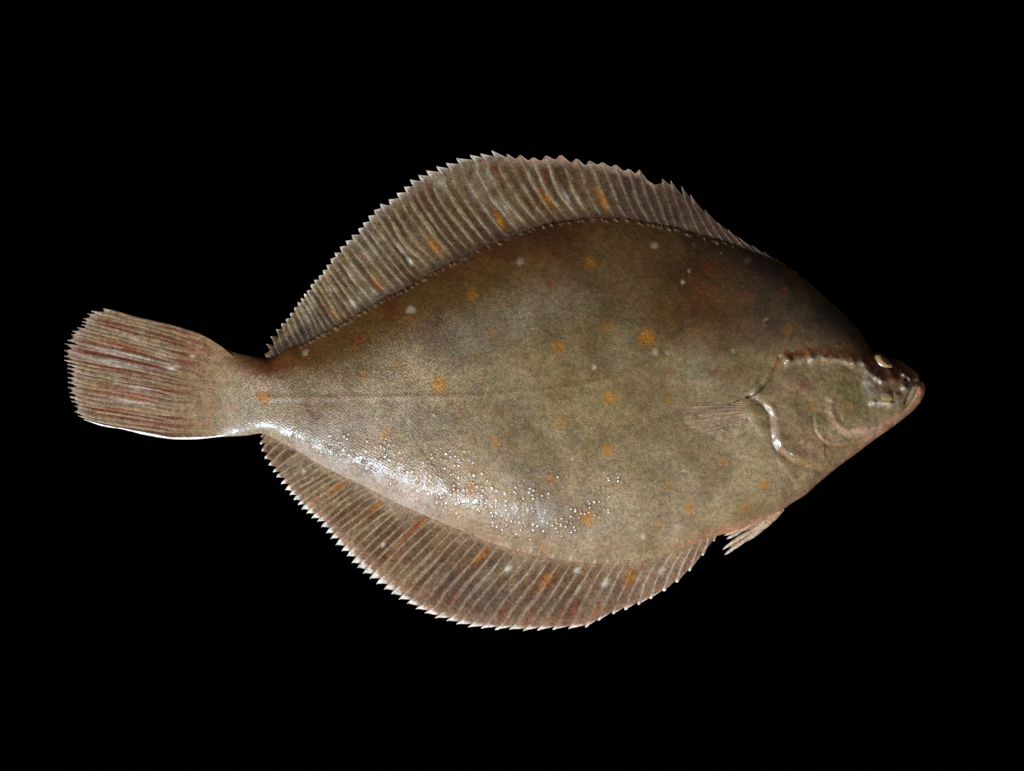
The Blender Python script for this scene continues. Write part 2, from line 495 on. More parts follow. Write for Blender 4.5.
def body_colour(x, y, beads=True):
    c = np.broadcast_to(C_BASE, x.shape + (3,)).copy()
    u, l = UP(x), LO(x)
    t = np.clip((y - u) / np.maximum(l - u, 1e-3), 0, 1)
    n = fbm(x, y, 60, 1, 5)
    n2 = fbm(x, y, 26, 9, 4)
    n3 = fbm(x, y, 90, 21, 4)
    # greyer towards the tail, warm towards the belly
    c = mix(c, lin(160, 145, 126), sstep(540, 310, x + 60 * (n - .5)) * 0.85)
    c = mix(c, lin(140, 126, 100), blob(x, y, 690, 460, 100, 70) * .7)
    c = mix(c, lin(144, 127, 104), sstep(0.58, 0.92, t) * sstep(760, 640, x) * 0.75)
    c = mix(c, lin(160, 136, 118), sstep(0.80, 1.0, t) * sstep(620, 480, x) * 0.4)
    c = mix(c, lin(162, 154, 150), sstep(0.84, .95, t) * sstep(470, 400, x) * 0.7)  # cool haze of the wet sheen, painted into the lower rim's colour
    tail = sstep(246, 222, x + 8 * np.cos((t - .5) * 3))
    # brown back
    c = mix(c, lin(88, 56, 22), sstep(0.44, 0.08, t + 0.30 * (n - .5)) * 0.80)
    c = mix(c, lin(86, 50, 20), sstep(0.32, 0.02, t + 0.1 * (n2 - .5)) * sstep(560, 420, x) * 0.75)
    c = mix(c, lin(100, 50, 18), np.clip(blob(x, y, 285, 358, 34, 9, -20) + blob(x, y, 322, 345, 52, 14, -27), 0, 1) * 0.9)
    # dusky saddle over the shoulder and nape
    c = mix(c, lin(74, 62, 48), sstep(300, 345, x * 0.55 - y * 0.55 + 155 + 60 * (n - .5)) * sstep(352, 330, y + 0.12 * (x - 820)) * sstep(690, 770, x) * 0.85)
    c = mix(c, lin(82, 50, 17), blob(x, y, 690, 300, 66, 38, 10) * 0.95)
    c = mix(c, lin(76, 66, 58), blob(x, y, 806, 322, 30, 20, 20) * 0.35)
    c = mix(c, lin(136, 112, 84), tail * .8)
    c = mix(c, lin(92, 50, 18), sstep(58, 12, y - u + 30 * (n2 - .5)) * sstep(262, 300, x) * sstep(660, 520, x) * 0.95)
    c = mix(c, lin(132, 123, 102), blob(x, y, 500, 324, 72, 24, -18) * 0.6 * sstep(.35, .6, n2 + .1))
    c = mix(c, lin(62, 50, 38), blob(x, y, 780, 290, 60, 30, 35) * 0.55)
    # marbling
    c = c * (0.52 + 0.96 * n)[..., None] * (0.72 + 0.56 * n2)[..., None]
    c = mix(c, lin(104, 86, 44), sstep(.50, .68, n3) * 0.45)
    c = mix(c, lin(134, 125, 104), sstep(.53, .70, fbm(x, y, 48, 31, 4)) * 0.30 * sstep(.12, .36, t))
    c = mix(c, lin(104, 60, 30), sstep(.60, .76, fbm(x, y, 11, 51, 3)) * 0.35 * sstep(.45, .6, n2))
    c = mix(c, lin(120, 116, 104), blob(x, y, 560, 310, 70, 24, -18) * 0.25 + blob(x, y, 470, 335, 60, 22, -20) * 0.3)
    # cloudy patch by the gill
    c = mix(c, lin(138, 128, 110), (blob(x, y, 690, 375, 20, 30, 30) + blob(x, y, 740, 378, 26, 16, -20)) * sstep(.40, .62, n2) * 0.6)
    # head
    hd = sstep(760, 782, x) * sstep(352, 362, y)
    c = mix(c, lin(122, 105, 74), hd * 0.6)
    c = mix(c, lin(142, 122, 98), hd * sstep(.42, .62, fbm(x, y, 24, 71, 3)) * 0.6)
    c = mix(c, lin(98, 92, 50), blob(x, y, 852, 402, 20, 22) * 0.55)
    c = mix(c, lin(128, 98, 88), blob(x, y, 803, 386, 12, 9) * 0.5)
    d, s, f = poly_dist(x, y, CREST)
    c = mix(c, lin(122, 66, 28), gau(np.where(s < 0, d - 5, d + 5), 5.0) * (0.55 + .6 * n2) * sstep(0, .08, f))
    c = mix(c, lin(156, 150, 138), gau(d, 4.5) * sstep(.42, .6, fbm(x, y, 9, 81, 3)) * 0.7 * sstep(.9, .6, f))
    c = mix(c, lin(150, 140, 128), blob(x, y, 868, 388, 9, 13, -20) * sstep(.35, .6, fbm(x, y, 8, 191, 3)) * 0.8)
    c = mix(c, lin(146, 116, 92), hd * blob(x, y, 800, 440, 30, 26) * sstep(.4, .6, n2) * .6)
    # snout
    c = mix(c, lin(72, 40, 26), np.clip(blob(x, y, 893, 368, 20, 10, 38) * 1.25 + blob(x, y, 874, 371, 11, 5, 30), 0, 1) * 0.92)
    c = mix(c, lin(104, 76, 60), blob(x, y, 890, 386, 15, 6, 5) * 0.7)
    c = mix(c, lin(60, 36, 26), blob(x, y, 909, 381, 4, 8, 10) * 0.8)
    c = mix(c, lin(172, 166, 152), (blob(x, y, 902, 374.5, 2.2) + blob(x, y, 908, 380, 1.6) + blob(x, y, 903, 388, 3.6, 3)) * 0.75)
    c = mix(c, lin(30, 22, 18), blob(x, y, 905, 379.5, 1.8) * 0.9)
    c = mix(c, lin(172, 160, 150), blob(x, y, 872, 378, 9, 3.5, 25) * 0.6 + blob(x, y, 876, 404, 9, 2.6, 8) * 0.7)
    c = mix(c, lin(188, 150, 74), blob(x, y, 886, 396.5, 7, 1.8, -32) * .8)
    c = mix(c, lin(196, 190, 178), blob(x, y, 880, 403.5, 8, 2.0, 6) * .6 + blob(x, y, 893, 404, 5, 1.6, -30) * .5)
    # lower jaw and throat: pale pink
    dl = l - y
    c = mix(c, lin(188, 142, 116), sstep(16, 3, dl) * sstep(815, 880, x) * 0.65)
    c = mix(c, lin(200, 150, 122), blob(x, y, 919, 391, 6, 13, 28) * 0.9)
    c = mix(c, lin(150, 144, 118), blob(x, y, 911, 392, 3.6, 11, 22) * 0.75)
    c = mix(c, lin(186, 130, 92), blob(x, y, 916.5, 375, 3, 5, -40) * 0.85)
    c = mix(c, lin(172, 132, 112), sstep(9, 0, dl) * sstep(715, 735, x) * sstep(880, 840, x) * 0.6)
    c = mix(c, lin(168, 110, 84), sstep(14, 2, dl) * sstep(640, 700, x) * sstep(790, 730, x) * 0.5)
    d, s, f = poly_dist(x, y, PREOP)
    c = mix(c, lin(176, 146, 124), gau(d, 4.2) * sstep(0, .15, f) * sstep(1.02, .8, f) * 0.9 * (.45 + .55 * sstep(.25, .6, fbm(x, y, 11, 155, 3))))
    d, s, f = poly_dist(x, y, PREOP2)
    c = mix(c, lin(136, 92, 62), gau(d, 2.2) * sstep(.2, .5, f) * 0.4 * sstep(1, .7, f))
    d, s, f = poly_dist(x, y, GILL_B)
    c = mix(c, lin(158, 122, 98), np.where(s < 0, gau(d - 4, 4.0), 0) * 0.4 * sstep(.35, .6, fbm(x, y, 10, 151, 3)))
    c = mix(c, lin(82, 54, 34), gau(d, 1.5) * 0.5 * sstep(.9, .7, f))
    d, s, f = poly_dist(x, y, GILL_A)
    c = mix(c, lin(84, 66, 42), gau(d, 1.5) * 0.45)
    c = mix(c, lin(150, 146, 128), np.where(s > 0, gau(d - 4, 2.0), 0) * sstep(.35, .6, f) * .35)
    d, s, f = poly_dist(x, y, FOLD)
    c = mix(c, lin(160, 122, 84), gau(d, 1.5) * 0.35)
    d, s, f = poly_dist(x, y, BRANCH)
    c = mix(c, lin(160, 146, 124), gau(d, 2.2) * 0.4)
    # lateral line
    d, s, f = poly_dist(x, y, LATERAL)
    c = mix(c, lin(120, 96, 60), gau(d - 1.5, 1.9) * 0.28 * sstep(.55, .25, f))
    c = mix(c, lin(150, 140, 116), gau(d, 1.8) * 0.26 * sstep(.3, .5, f) * sstep(.95, .75, f) * sstep(.35, .6, fbm(x, y, 20, 161, 3)))
    bars = np.sin((x + .35 * (y - u)) / 2.6 + 3 * n2)
    c = c * (1 + 0.07 * bars * sstep(60, 20, y - u) * sstep(520, 570, x) * sstep(720, 660, x))[..., None]
    m1, m2 = fbm(x, y, 15, 271, 3), fbm(x, y, 34, 275, 3)
    c = c * (0.80 + 0.42 * m1)[..., None]
    c = mix(c, lin(86, 60, 30), sstep(.52, .74, m2) * .26 * sstep(790, 740, x))
    c = mix(c, lin(146, 132, 98), sstep(.50, .28, m2) * .26 * sstep(.2, .4, t) * sstep(790, 740, x))
    # spots with ragged, granular edges
    jx, jy = (fbm(x, y, 5, 91, 3) - .5) * 3.4, (fbm(x, y, 5, 95, 3) - .5) * 3.4
    gr = 0.45 + 0.85 * vnoise(x / 1.5, y / 1.5, 99)
    for cx, cy, r, a in ORANGE:
        c = mix(c, lin(166, 108, 14), sstep(1.45, .15, np.hypot(x + jx - cx, y + jy - cy) / (r * 1.12)) * a * gr * 0.85)
    for cx, cy, r, a in RED:
        c = mix(c, lin(122, 52, 20), sstep(1.2, .2, np.hypot(x + jx - cx, y + jy - cy) / r) * a * gr * 0.85)
    for cx, cy, r, a in WHITE:
        c = mix(c, lin(178, 176, 156), sstep(1.35, .2, np.hypot(x + 1.2 * jx - cx, y + 1.2 * jy - cy) / r) * a * .85)
    # pale flecks where the rays leave the body
    for bx, by, r, h in (_bead_xy if beads else []):
        if by < 400 or h > 1.0:
            i0, i1 = np.searchsorted(xs, [bx - 3 * r, bx + 3 * r])
            sl = slice(i0, i1)
            c[sl] = mix(c[sl], lin(150, 140, 122) if by < 400 else lin(190, 180, 178), blob(x[sl], y[sl], bx, by, r * 1.5, r * .9, 50 if by < 400 else 120) * (.12 + .45 * ((bx * 7.3) % 1)))
    return c


def body_masks(x, y):
    u, l = UP(x), LO(x)
    t = np.clip((y - u) / np.maximum(l - u, 1e-3), 0, 1)
    n = fbm(x, y, 40, 111, 3)
    scaly = sstep(560, 430, x + 90 * (n - .5)) * sstep(228, 258, x + 10 * np.cos((t - .5) * 3)) * sstep(.02, .22, t) * sstep(1.0, .80, t)
    scaly = np.maximum(scaly, 0.42 * sstep(760, 620, x) * sstep(.1, .3, t) * sstep(.98, .85, t))
    scaly = np.maximum(scaly, 0.3 * blob(x, y, 780, 277, 26, 7, 22))
    n5 = fbm(x, y, 34, 131, 3)
    band = sstep(0.62, 0.80, t) * sstep(1.02, 0.93, t) * sstep(290, 340, x) * sstep(660, 560, x)
    pearl = band * sstep(.36, .56, n5) * (.35 + .65 * sstep(.36, .58, fbm(x, y, 13, 135, 2)))
    pearl = np.maximum(pearl, sstep(.74, .80, t) * sstep(.95, .86, t) * sstep(280, 320, x) * sstep(520, 470, x) * .9 * sstep(.32, .58, fbm(x, y, 11, 137, 2)))
    pearl = np.maximum(pearl, (blob(x, y, 558, 490, 30, 9, 22) + blob(x, y, 612, 478, 12, 14)) * sstep(.36, .56, fbm(x, y, 12, 139, 2)))
    n7 = fbm(x, y, 26, 171, 3)
    slick = sstep(0.78, 0.88, t) * sstep(1.0, .94, t) * sstep(600, 500, x) * sstep(.30, .55, n7)
    slick = np.maximum(slick, sstep(.78, .92, t) * sstep(300, 260, x))
    slick = np.maximum(slick, sstep(745, 775, x) * sstep(340, 360, y) * sstep(.32, .58, n7) * 0.75)
    slick = np.maximum(slick, (blob(x, y, 745, 425, 12, 8) + blob(x, y, 768, 438, 7, 10)) * 0.7)
    slick = np.clip(slick, 0, 1) * (0.25 + 0.75 * sstep(.38, .62, fbm(x, y, 5.5, 181, 3)))
    slick = slick * (1 - .45 * pearl) * np.where(x < 700, 0.55, 0.9)
    return scaly, pearl, slick


# ---- fin rays in plan: tip x, tip y, base x
D_RAYS = [(265, 353.8, 270.5), (266.4, 343.8, 275), (270.5, 336.4, 279), (276.2, 329.2, 284), (281.5, 323.4, 291), (286.3, 318.6, 297.5),
          (290.4, 312.8, 303), (294.3, 307.3, 309), (297.7, 302, 315), (301, 298, 321), (304.2, 293.4, 327), (307, 290.4, 332.5), (310.6, 284, 338),
          (314.5, 279.4, 343), (319, 275.2, 348), (323, 269.8, 354.5), (326.5, 264.6, 361), (330.4, 258.6, 367.5), (334.7, 252.4, 374.5),
          (340, 246.4, 383), (345.8, 240.4, 391), (351.8, 234.6, 399), (358.3, 228.2, 406.5), (363, 222.2, 413), (368.5, 215.4, 419.5),
          (374, 209.6, 426), (380.4, 203.5, 433.5), (389, 199, 441), (397, 192.4, 449), (404.3, 186.3, 456.5), (410, 179, 464), (418.6, 174.5, 472),
          (426.4, 170, 480), (436.5, 165.7, 489), (446, 162.4, 498.5), (456.6, 157.6, 509), (470.3, 154.4, 520.5), (480.5, 153, 531.5), (492, 150.2, 542),
          (507, 153.6, 551.5), (520, 154.6, 561), (533, 157.4, 570), (546, 155.3, 580), (561, 154.8, 592), (577, 158.6, 604), (590, 160.6, 617), (602.5, 162, 629.5),
          (616, 164.6, 641), (629, 168.8, 651), (639.6, 169.6, 661), (654, 184.6, 669.5), (662.5, 178.4, 678), (671, 180.3, 689), (682, 186.2, 702.5),
          (690.5, 194.2, 716), (705, 209.5, 725.5), (718, 222.5, 735), (728, 229.4, 745), (739, 237.4, 756), (753, 245.6, 767), (764, 251.6, 777), (776, 258.2, 786), (790, 268.2, 797)]
A_RAYS = [(261, 436.7, 267), (260, 444.3, 271), (261.5, 451.4, 276.5), (264.6, 458.8, 284.5), (268.5, 465.4, 293), (272.9, 472.2, 302), (276.3, 477.2, 310),
          (281, 484, 318.5), (285.2, 490, 326), (289.6, 495, 332.5), (293.6, 500, 339), (297.8, 505, 345), (301.5, 509.4, 351), (306.5, 513.5, 357),
          (311.4, 518.4, 363), (317.4, 521.6, 369.5), (321, 527.2, 375), (326, 533.3, 381), (330.5, 539, 387), (335.7, 545.3, 393.5), (341.6, 551.3, 400.5),
          (347, 556.4, 407), (351.8, 563.2, 413.5), (357.4, 568, 420.5), (363, 573.6, 427.5), (369.5, 579, 434.5), (376.5, 584.2, 442), (384, 589.6, 449.5),
          (391.4, 594.3, 457), (398.8, 599.6, 465), (407, 603.7, 473), (415.8, 609, 481.5), (424.6, 613.3, 490.5), (435, 618, 499.5), (446.5, 621, 509),
          (456.4, 624.2, 519), (468.3, 627.3, 529.5), (481.2, 628.5, 540), (495, 630, 551), (509.3, 629.6, 562), (523, 631, 573), (537.4, 630.5, 584),
          (552.7, 629.8, 595), (568.6, 629, 606.5), (585.4, 627.6, 618), (598, 621, 629.5), (612.7, 614.2, 641), (624.8, 610, 653), (638, 604.8, 664),
          (650, 598.8, 675.5), (663, 590.8, 686), (676, 582.6, 695), (689.3, 571.4, 703.5), (702.5, 555.6, 711), (713.5, 541, 717)]

for tx, ty, bx in D_RAYS[6:-6]:
    for q in range(3):
        ox = rng.uniform(-3, 3)
        _bead_xy.append((bx + ox, float(UP(bx + ox)) + rng.uniform(1.0, 4.0), rng.uniform(0.8, 1.4), rng.uniform(.5, 1.0)))
for tx, ty, bx in A_RAYS[3:-4]:
    big = float(sstep(470, 540, bx)) * float(sstep(650, 600, bx))
    if rng.random() < 0.45 + big:
        _bead_xy.append((bx + rng.uniform(-2, 2), float(LO(bx)) - rng.uniform(.5, 4.0), rng.uniform(1.1, 1.7) + .5 * big, rng.uniform(.5, 1.0) + 1.0 * big))
    for q in range(2):
        ox = rng.uniform(-5, 5)
        _bead_xy.append((bx + ox, float(LO(bx + ox)) - rng.uniform(2, 12), rng.uniform(0.9, 1.4), rng.uniform(.4, 1.0)))

# ---- trunk mesh: one continuous skin, closed by its blind side
s_ = np.linspace(0, 1, 1000)
xs = 208 + (926.2 - 208) * (0.92 * s_ + 0.08 * (1 - (1 - s_) ** 3))
xs = np.unique(np.concatenate([xs, np.linspace(868, 926.15, 60)]))
q_ = np.linspace(0, 1, 470)
ts = 0.78 * q_ + 0.22 * (0.5 - 0.5 * np.cos(np.pi * q_))
X = np.repeat(xs[:, None], len(ts), 1)
Yp = UP(X) + (LO(X) - UP(X)) * ts[None]
Zp = body_z(X, Yp)
nx, ny = X.shape
top = world_xyz(X, Yp, Zp)
low_u = world_xyz(xs, UP(xs), np.full(nx, 0.4))
low_l = world_xyz(xs, LO(xs), np.full(nx, 0.4))
co = np.concatenate([top.reshape(-1, 3), low_u, low_l])
# y grows downwards in plan, so the grid order below faces up
Q = [grid_quads(nx, ny, flip=True)]
iu = np.arange(nx) + nx * ny
il = iu + nx
tu = np.arange(nx) * ny
tl = tu + ny - 1
Q.append(np.stack([tu[:-1], tu[1:], iu[1:], iu[:-1]], -1))
Q.append(np.stack([tl[1:], tl[:-1], il[:-1], il[1:]], -1))
Q.append(np.stack([iu[:-1], iu[1:], il[1:], il[:-1]], -1))
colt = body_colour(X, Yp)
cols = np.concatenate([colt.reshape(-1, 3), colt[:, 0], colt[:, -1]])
mk = body_masks(X, Yp)
attrs = {k: np.concatenate([a.ravel(), np.zeros(2 * nx)]) for k, a in zip(('scaly', 'pearl', 'slick'), mk)}
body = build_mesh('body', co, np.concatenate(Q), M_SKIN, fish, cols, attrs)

# ---------------------------------------------------------------- fins
def ray_line(b, t, bend, hook, m):
    """points from base b to tip t; bend = sideways bow, hook = extra curl near the tip (fractions of length)"""
    b, t = np.array(b, float), np.array(t, float)
    v = np.linspace(0, 1, m)[:, None]
    d = t - b
    nrm = np.array([-d[1], d[0]])
    return b + d * v + nrm * (bend * 4 * v * (1 - v) + hook * np.maximum(v - 0.78, 0) ** 2 * 0)


def fin(name, lines, z_fun, memb_col, ray_col, notch, width_fun, ray_h, gap_n=12, m=84, lobes=None, ridge=0.5, lean=0.85, fade_in=0.2, ridge_in=(0, .25), soft=0.25, wobble=1.6):
    """lines: one polyline (m x 2) for each ray. Membrane mesh + one mesh for each ray."""
    R = len(lines)
    P = np.stack(lines).copy()               # R, m, 2
    # slight shared waviness, so that no two rays run quite alike
    wv = np.linspace(0, 1, m)[None] * 3.0
    rr = np.arange(R)[:, None] * np.ones((1, m))
    amp = np.sin(np.pi * np.linspace(0, 1, m))[None] * wobble
    P[..., 0] += amp * (vnoise(rr * .45 + 3.3, wv + .5, 811) - .5) * 2
    P[..., 1] += amp * (vnoise(rr * .45 + 9.1, wv + 4.5, 812) - .5) * 2
    us = np.linspace(0, R - 1, (R - 1) * gap_n + 1)
    i0 = np.minimum(us.astype(int), R - 2)
    f = us - i0
    v = np.linspace(0, 1, m)
    nt = np.broadcast_to(np.asarray(notch, float), (R - 1,)) * np.random.default_rng(R).uniform(.65, 1.3, R - 1)
    lb_ = np.broadcast_to(np.asarray(0.0 if lobes is None else lobes, float), (R - 1,))[i0]
    # margin: a tooth at each ray, its notch close to the next ray; or rounded lobes
    tooth = np.where(f < lean, np.clip(f / lean, 0, 1) ** 0.9, ((1 - f) / (1 - lean)) ** 0.9)
    lobe = np.sin(np.pi * f) ** 2
    vmax = 1 - nt[i0] * (tooth * (1 - lb_) + lobe * lb_) - 0.004
    lens = np.linalg.norm(P[:, -1] - P[:, 0], axis=1)
    vv = v[None] * vmax[:, None]             # U, m
    k = np.clip((vv * (m - 1)).astype(int), 0, m - 2)
    g = vv * (m - 1) - k
    pa = P[i0[:, None], k] * (1 - g[..., None]) + P[i0[:, None], k + 1] * g[..., None]
    pb = P[i0[:, None] + 1, k] * (1 - g[..., None]) + P[i0[:, None] + 1, k + 1] * g[..., None]
    pt = pa * (1 - f[:, None, None]) + pb * f[:, None, None]
    x, y = pt[..., 0], pt[..., 1]
    dirv = P[:, -1] - P[:, 0]
    dv = dirv[i0] * (1 - f[:, None]) + dirv[i0 + 1] * f[:, None]
    dv /= np.linalg.norm(dv, axis=1)[:, None]
    z = z_fun(x, y, vv) - ridge * (1 - np.abs(2 * f - 1) ** 1.6)[:, None] * sstep(ridge_in[0], ridge_in[1], vv)
    uu = np.repeat(us[:, None], m, 1)
    col = memb_col(x, y, uu, vv, np.repeat(dv[:, None, :], m, 1))
    nu = len(us)
    zb = np.maximum(z - 0.9, 0.35)
    cob = np.concatenate([world_xyz(x, y, z).reshape(-1, 3), world_xyz(x, y, np.minimum(zb, z - 0.25)).reshape(-1, 3)])
    a = np.arange(nu * m).reshape(nu, m)
    loop = np.concatenate([a[:, 0], a[-1, 1:], a[::-1, -1][1:], a[0, ::-1][1:-1]])
    lb = loop + nu * m
    side = np.stack([loop, np.roll(loop, -1), np.roll(lb, -1), lb], -1)
    q = np.concatenate([grid_quads(nu, m), grid_quads(nu, m, nu * m, True), side])
    o = build_mesh(name, cob, q, M_MEMB, fish, np.concatenate([col.reshape(-1, 3)] * 2))
    # rays: flattened, low, fading into the membrane at their sides
    tc = np.linspace(1, -1, 9)
    cr_x = np.r_[tc, -0.55, 0.0, 0.55]
    cr_z = np.r_[1.35 * np.cos(np.pi * tc / 2) ** 2 - 0.4, -1.0, -1.1, -1.0]
    K = len(cr_x)
    wob = np.random.default_rng(len(name) * 7 + R)
    for r in range(R):
        p = P[r]
        tg = np.gradient(p, axis=0)
        tg /= np.linalg.norm(tg, axis=1)[:, None] + 1e-9
        nr = np.stack([-tg[:, 1], tg[:, 0]], -1)
        jit = 0.8 + 0.4 * vnoise(v * 9 + 31 * r, v * 0 + r, 801)
        w = width_fun(r, v, lens[r]) * jit * wob.uniform(.85, 1.15)
        hh = (ray_h(r) if callable(ray_h) else ray_h) * (0.45 + 0.55 * np.clip(w / 1.6, 0, 1)) * (0.25 + 0.75 * sstep(0, fade_in, v)) * jit
        cx = p[:, None, :] + nr[:, None, :] * (w[:, None] * cr_x[None])[..., None]
        zz = z_fun(p[:, 0], p[:, 1], v)[:, None] - 0.12 + hh[:, None] * cr_z[None]
        zz = np.maximum(zz, 0.2)
        rx, ry = cx[..., 0], cx[..., 1]
        vr = np.repeat(v[:, None], K, 1)
        dr = np.broadcast_to(dirv[r] / lens[r], rx.shape + (2,))
        ur = np.full(rx.shape, float(r))
        cr = ray_col(rx, ry, ur, vr, dr)
        cm = memb_col(rx, ry, ur, vr, dr)
        ef = (np.abs(cr_x) ** 3.5)[None] * (1 - sstep(.86, .95, vr))
        cr = cr * (0.86 + 0.28 * wob.random())
        cr = mix(cr, cm, np.maximum(np.maximum(ef, 1 - sstep(0, fade_in, vr)) * 0.9, soft) * (0.0 if (name == 'caudal_fin' and r == R - 1) else 1.0))
        cor = world_xyz(rx, ry, zz).reshape(-1, 3)
        ii = np.arange(m * K).reshape(m, K)
        qq = np.stack([ii[:-1], np.roll(ii[:-1], -1, 1), np.roll(ii[1:], -1, 1), ii[1:]], -1).reshape(-1, 4)
        caps = []
        for k2 in range(1, K - 2, 2):
            caps.append([ii[0, 0], ii[0, k2 + 2], ii[0, k2 + 1], ii[0, k2]])
            caps.append([ii[-1, 0], ii[-1, k2], ii[-1, k2 + 1], ii[-1, k2 + 2]])
        build_mesh('fin_ray', cor, np.concatenate([qq, np.array(caps)]), M_RAY, o, cr.reshape(-1, 3))
    return o


def hash1(k, seed):
    return np.random.default_rng(seed).random(512)[np.asarray(k).astype(int) % 512]


def gap_tone(c, u, v, seed, dark, amount):
    """each gap between two rays has its own patchy depth of colour"""
    k = np.floor(u)
    a = hash1(k, seed)
    b = vnoise(v * 3.2 + 2.0 * a, k * .55, seed + 1)
    return mix(c, dark, sstep(.38, .75, .30 * a + .75 * b) * amount * (1 - near_ray(u) ** 3))


def near_ray(u):
    """1 on a ray, 0 midway between two"""
    return np.abs(2 * (u - np.floor(u)) - 1)


def streaks(c, x, y, dv, items):
    for cx, cy, la, wd, col, a in items:
        dx, dy = x - cx, y - cy
        al = dx * dv[..., 0] + dy * dv[..., 1]
        pe = -dx * dv[..., 1] + dy * dv[..., 0]
        c = mix(c, lin(*col), np.exp(-(al / la) ** 2 - (pe / wd) ** 2) * a)
    return c


OR_, YE, RD, WH = (152, 92, 14), (172, 124, 36), (118, 50, 22), (205, 204, 196)

# ---- dorsal fin
lines = []
for i, (tx, ty, bx) in enumerate(D_RAYS):
    by = float(UP(bx)) + 3.5
    ty2 = ty
    bow = -0.05 * float(sstep(300, 440, tx)) * float(sstep(740, 690, tx)) + 0.03 * float(sstep(320, 290, tx))
    p = ray_line((bx + 1.5, by), (tx, ty2), bow, 0, 84)
    vv = np.linspace(0, 1, 84)
    hs = float(sstep(380, 430, tx)) * float(sstep(505, 490, tx))
    p[:, 0] += hs * 3.0 * np.sin(np.pi * np.clip((vv - .80) / .20, 0, 1)) ** 1.3
    lines.append(p)
dn = np.full(len(lines) - 1, 0.085)
for i in range(len(dn)):
    tx = D_RAYS[i][0]
    ln = np.linalg.norm(lines[i][-1] - lines[i][0])
    dn[i] = (5.0 if tx < 500 else 4.4) / max(ln, 12)
    if tx < 275:
        dn[i] = 0.42
    if 665 < tx < 695:
        dn[i] = 0.16
D_STREAK = [(433, 245, 9, 3.0, OR_, .95), (434, 247, 6, 1.2, YE, .7), (499, 219, 9, 3.2, OR_, .95), (500, 222, 5, 1.4, YE, .6), (546, 199, 11, 3.0, OR_, .9), (543, 176, 7, 2.6, (120, 50, 46), .6),
            (602, 199, 11, 3.0, OR_, .95), (378, 284, 8, 2.2, OR_, .9), (333, 313, 8, 1.2, YE, .7), (410, 261, 4, 1.8, WH, .8), (330, 289, 3, 1.6, WH, .5), (352, 303, 5, 2.0, WH, .5),
            (363, 257, 8, 2, RD, .5), (496, 172, 9, 2.2, RD, .5), (505, 207, 8, 2, WH, .22), (566, 196, 8, 2, WH, .35), (579, 200, 6, 2, WH, .3), (403, 249, 8, 3, WH, .2),
            (425, 185, 8, 3, RD, .25), (440, 183, 10, 4, WH, .25)]


def d_common(x, y, u, v):
    dark = sstep(545, 640, x)
    end = sstep(600, 660, x)
    dusk = sstep(.64, .36, v + .12 * (fbm(x, y, 12, 261, 2) - .5)) * sstep(348, 300, x)
    return dark, end, dusk


def d_memb(x, y, u, v, dv):
    n = .5 * fbm(u * 14, v * 60, 14, 201, 4) + .5 * fbm(u * 60, v * 70, 14, 231, 3)
    n2 = fbm(x, y, 30, 205, 3)
    c = np.broadcast_to(lin(98, 78, 48), x.shape + (3,)).copy()
    c = mix(c, lin(64, 42, 27), sstep(.40, .64, n) * 0.75)
    lo = .25 - .28 * sstep(500, 440, x)
    nr = sstep(lo, lo + .5, near_ray(u) + .7 * (n - .5))
    c = mix(c, lin(120, 106, 78), nr * (0.5 + .5 * (n2 - .5)))
    c = mix(c, lin(140, 130, 114), sstep(.52, .7, n2) * 0.35 * sstep(560, 480, x))
    c = gap_tone(c, u, v, 901, lin(62, 38, 22), .7)
    dark, end, dusk = d_common(x, y, u, v)
    c = mix(c, lin(64, 48, 38), dark * 0.75 * sstep(.92, .78, v))
    c = mix(c, lin(46, 34, 28), dusk * 0.8)
    c = mix(c, lin(56, 38, 26), sstep(.20, .05, v) * 0.7)
    c = mix(c, lin(158, 138, 122), sstep(.80, .97, v) * (0.45 + .3 * (x > 495)) * sstep(665, 640, x))
    c = mix(c, lin(216, 212, 202), sstep(.93, .98, v) * sstep(.8, .3, u - np.floor(u)) * .65 * sstep(505, 495, x))
    c = mix(c, lin(176, 120, 110), sstep(.88, 1.0, v) * sstep(500, 520, x) * sstep(645, 630, x) * sstep(.45, .6, vnoise(u * 1.0, v * 2, 231)) * .7)
    return streaks(c, x, y, dv, D_STREAK)


def d_ray(x, y, u, v, dv):
    n = fbm(u * 30, v * 70, 12, 211, 3)
    n2 = fbm(x, y, 30, 205, 3)
    c = np.broadcast_to(lin(126, 113, 86), x.shape + (3,)).copy()
    c = mix(c, lin(102, 84, 56), sstep(.42, .66, n) * 0.8)
    c = mix(c, lin(152, 144, 128), sstep(.52, .68, n2) * .5)
    dark, end, dusk = d_common(x, y, u, v)
    c = mix(c, lin(104, 86, 66), dark * 0.65)
    c = mix(c, lin(92, 76, 64), end * 0.6)
    c = mix(c, lin(70, 58, 50), dusk * 0.85)
    c = mix(c, lin(74, 50, 34), sstep(.22, .08, v) * 0.45)
    c = mix(c, lin(214, 210, 200), sstep(.90, .97, v) * np.where(x < 500, .85, .2))
    c = mix(c, lin(170, 176, 186), sstep(.75, .97, v) * sstep(655, 665, x) * sstep(700, 690, x) * .7)
    return streaks(c, x, y, dv, [s[:5] + (s[5] * .85,) for s in D_STREAK])


def d_z(x, y, v):
    w = (fbm(x, y, 60, 221, 3) - .5) * 2.6
    return 2.6 + 0.9 * (1 - v) + w * sstep(0, .3, v)


def d_width(r, v, L):
    w = np.interp(v, [0, .1, .5, .85, .95, 1], [1.2, 1.8, 2.6, 2.3, 1.7, 0.35])
    if r < 4 or D_RAYS[r][0] > 655:
        w = np.interp(v, [0, .1, .6, .9, 1], [1.0, 1.3, 1.2, .9, 0.3])
    return w * min(1.0, 0.55 + L / 130)


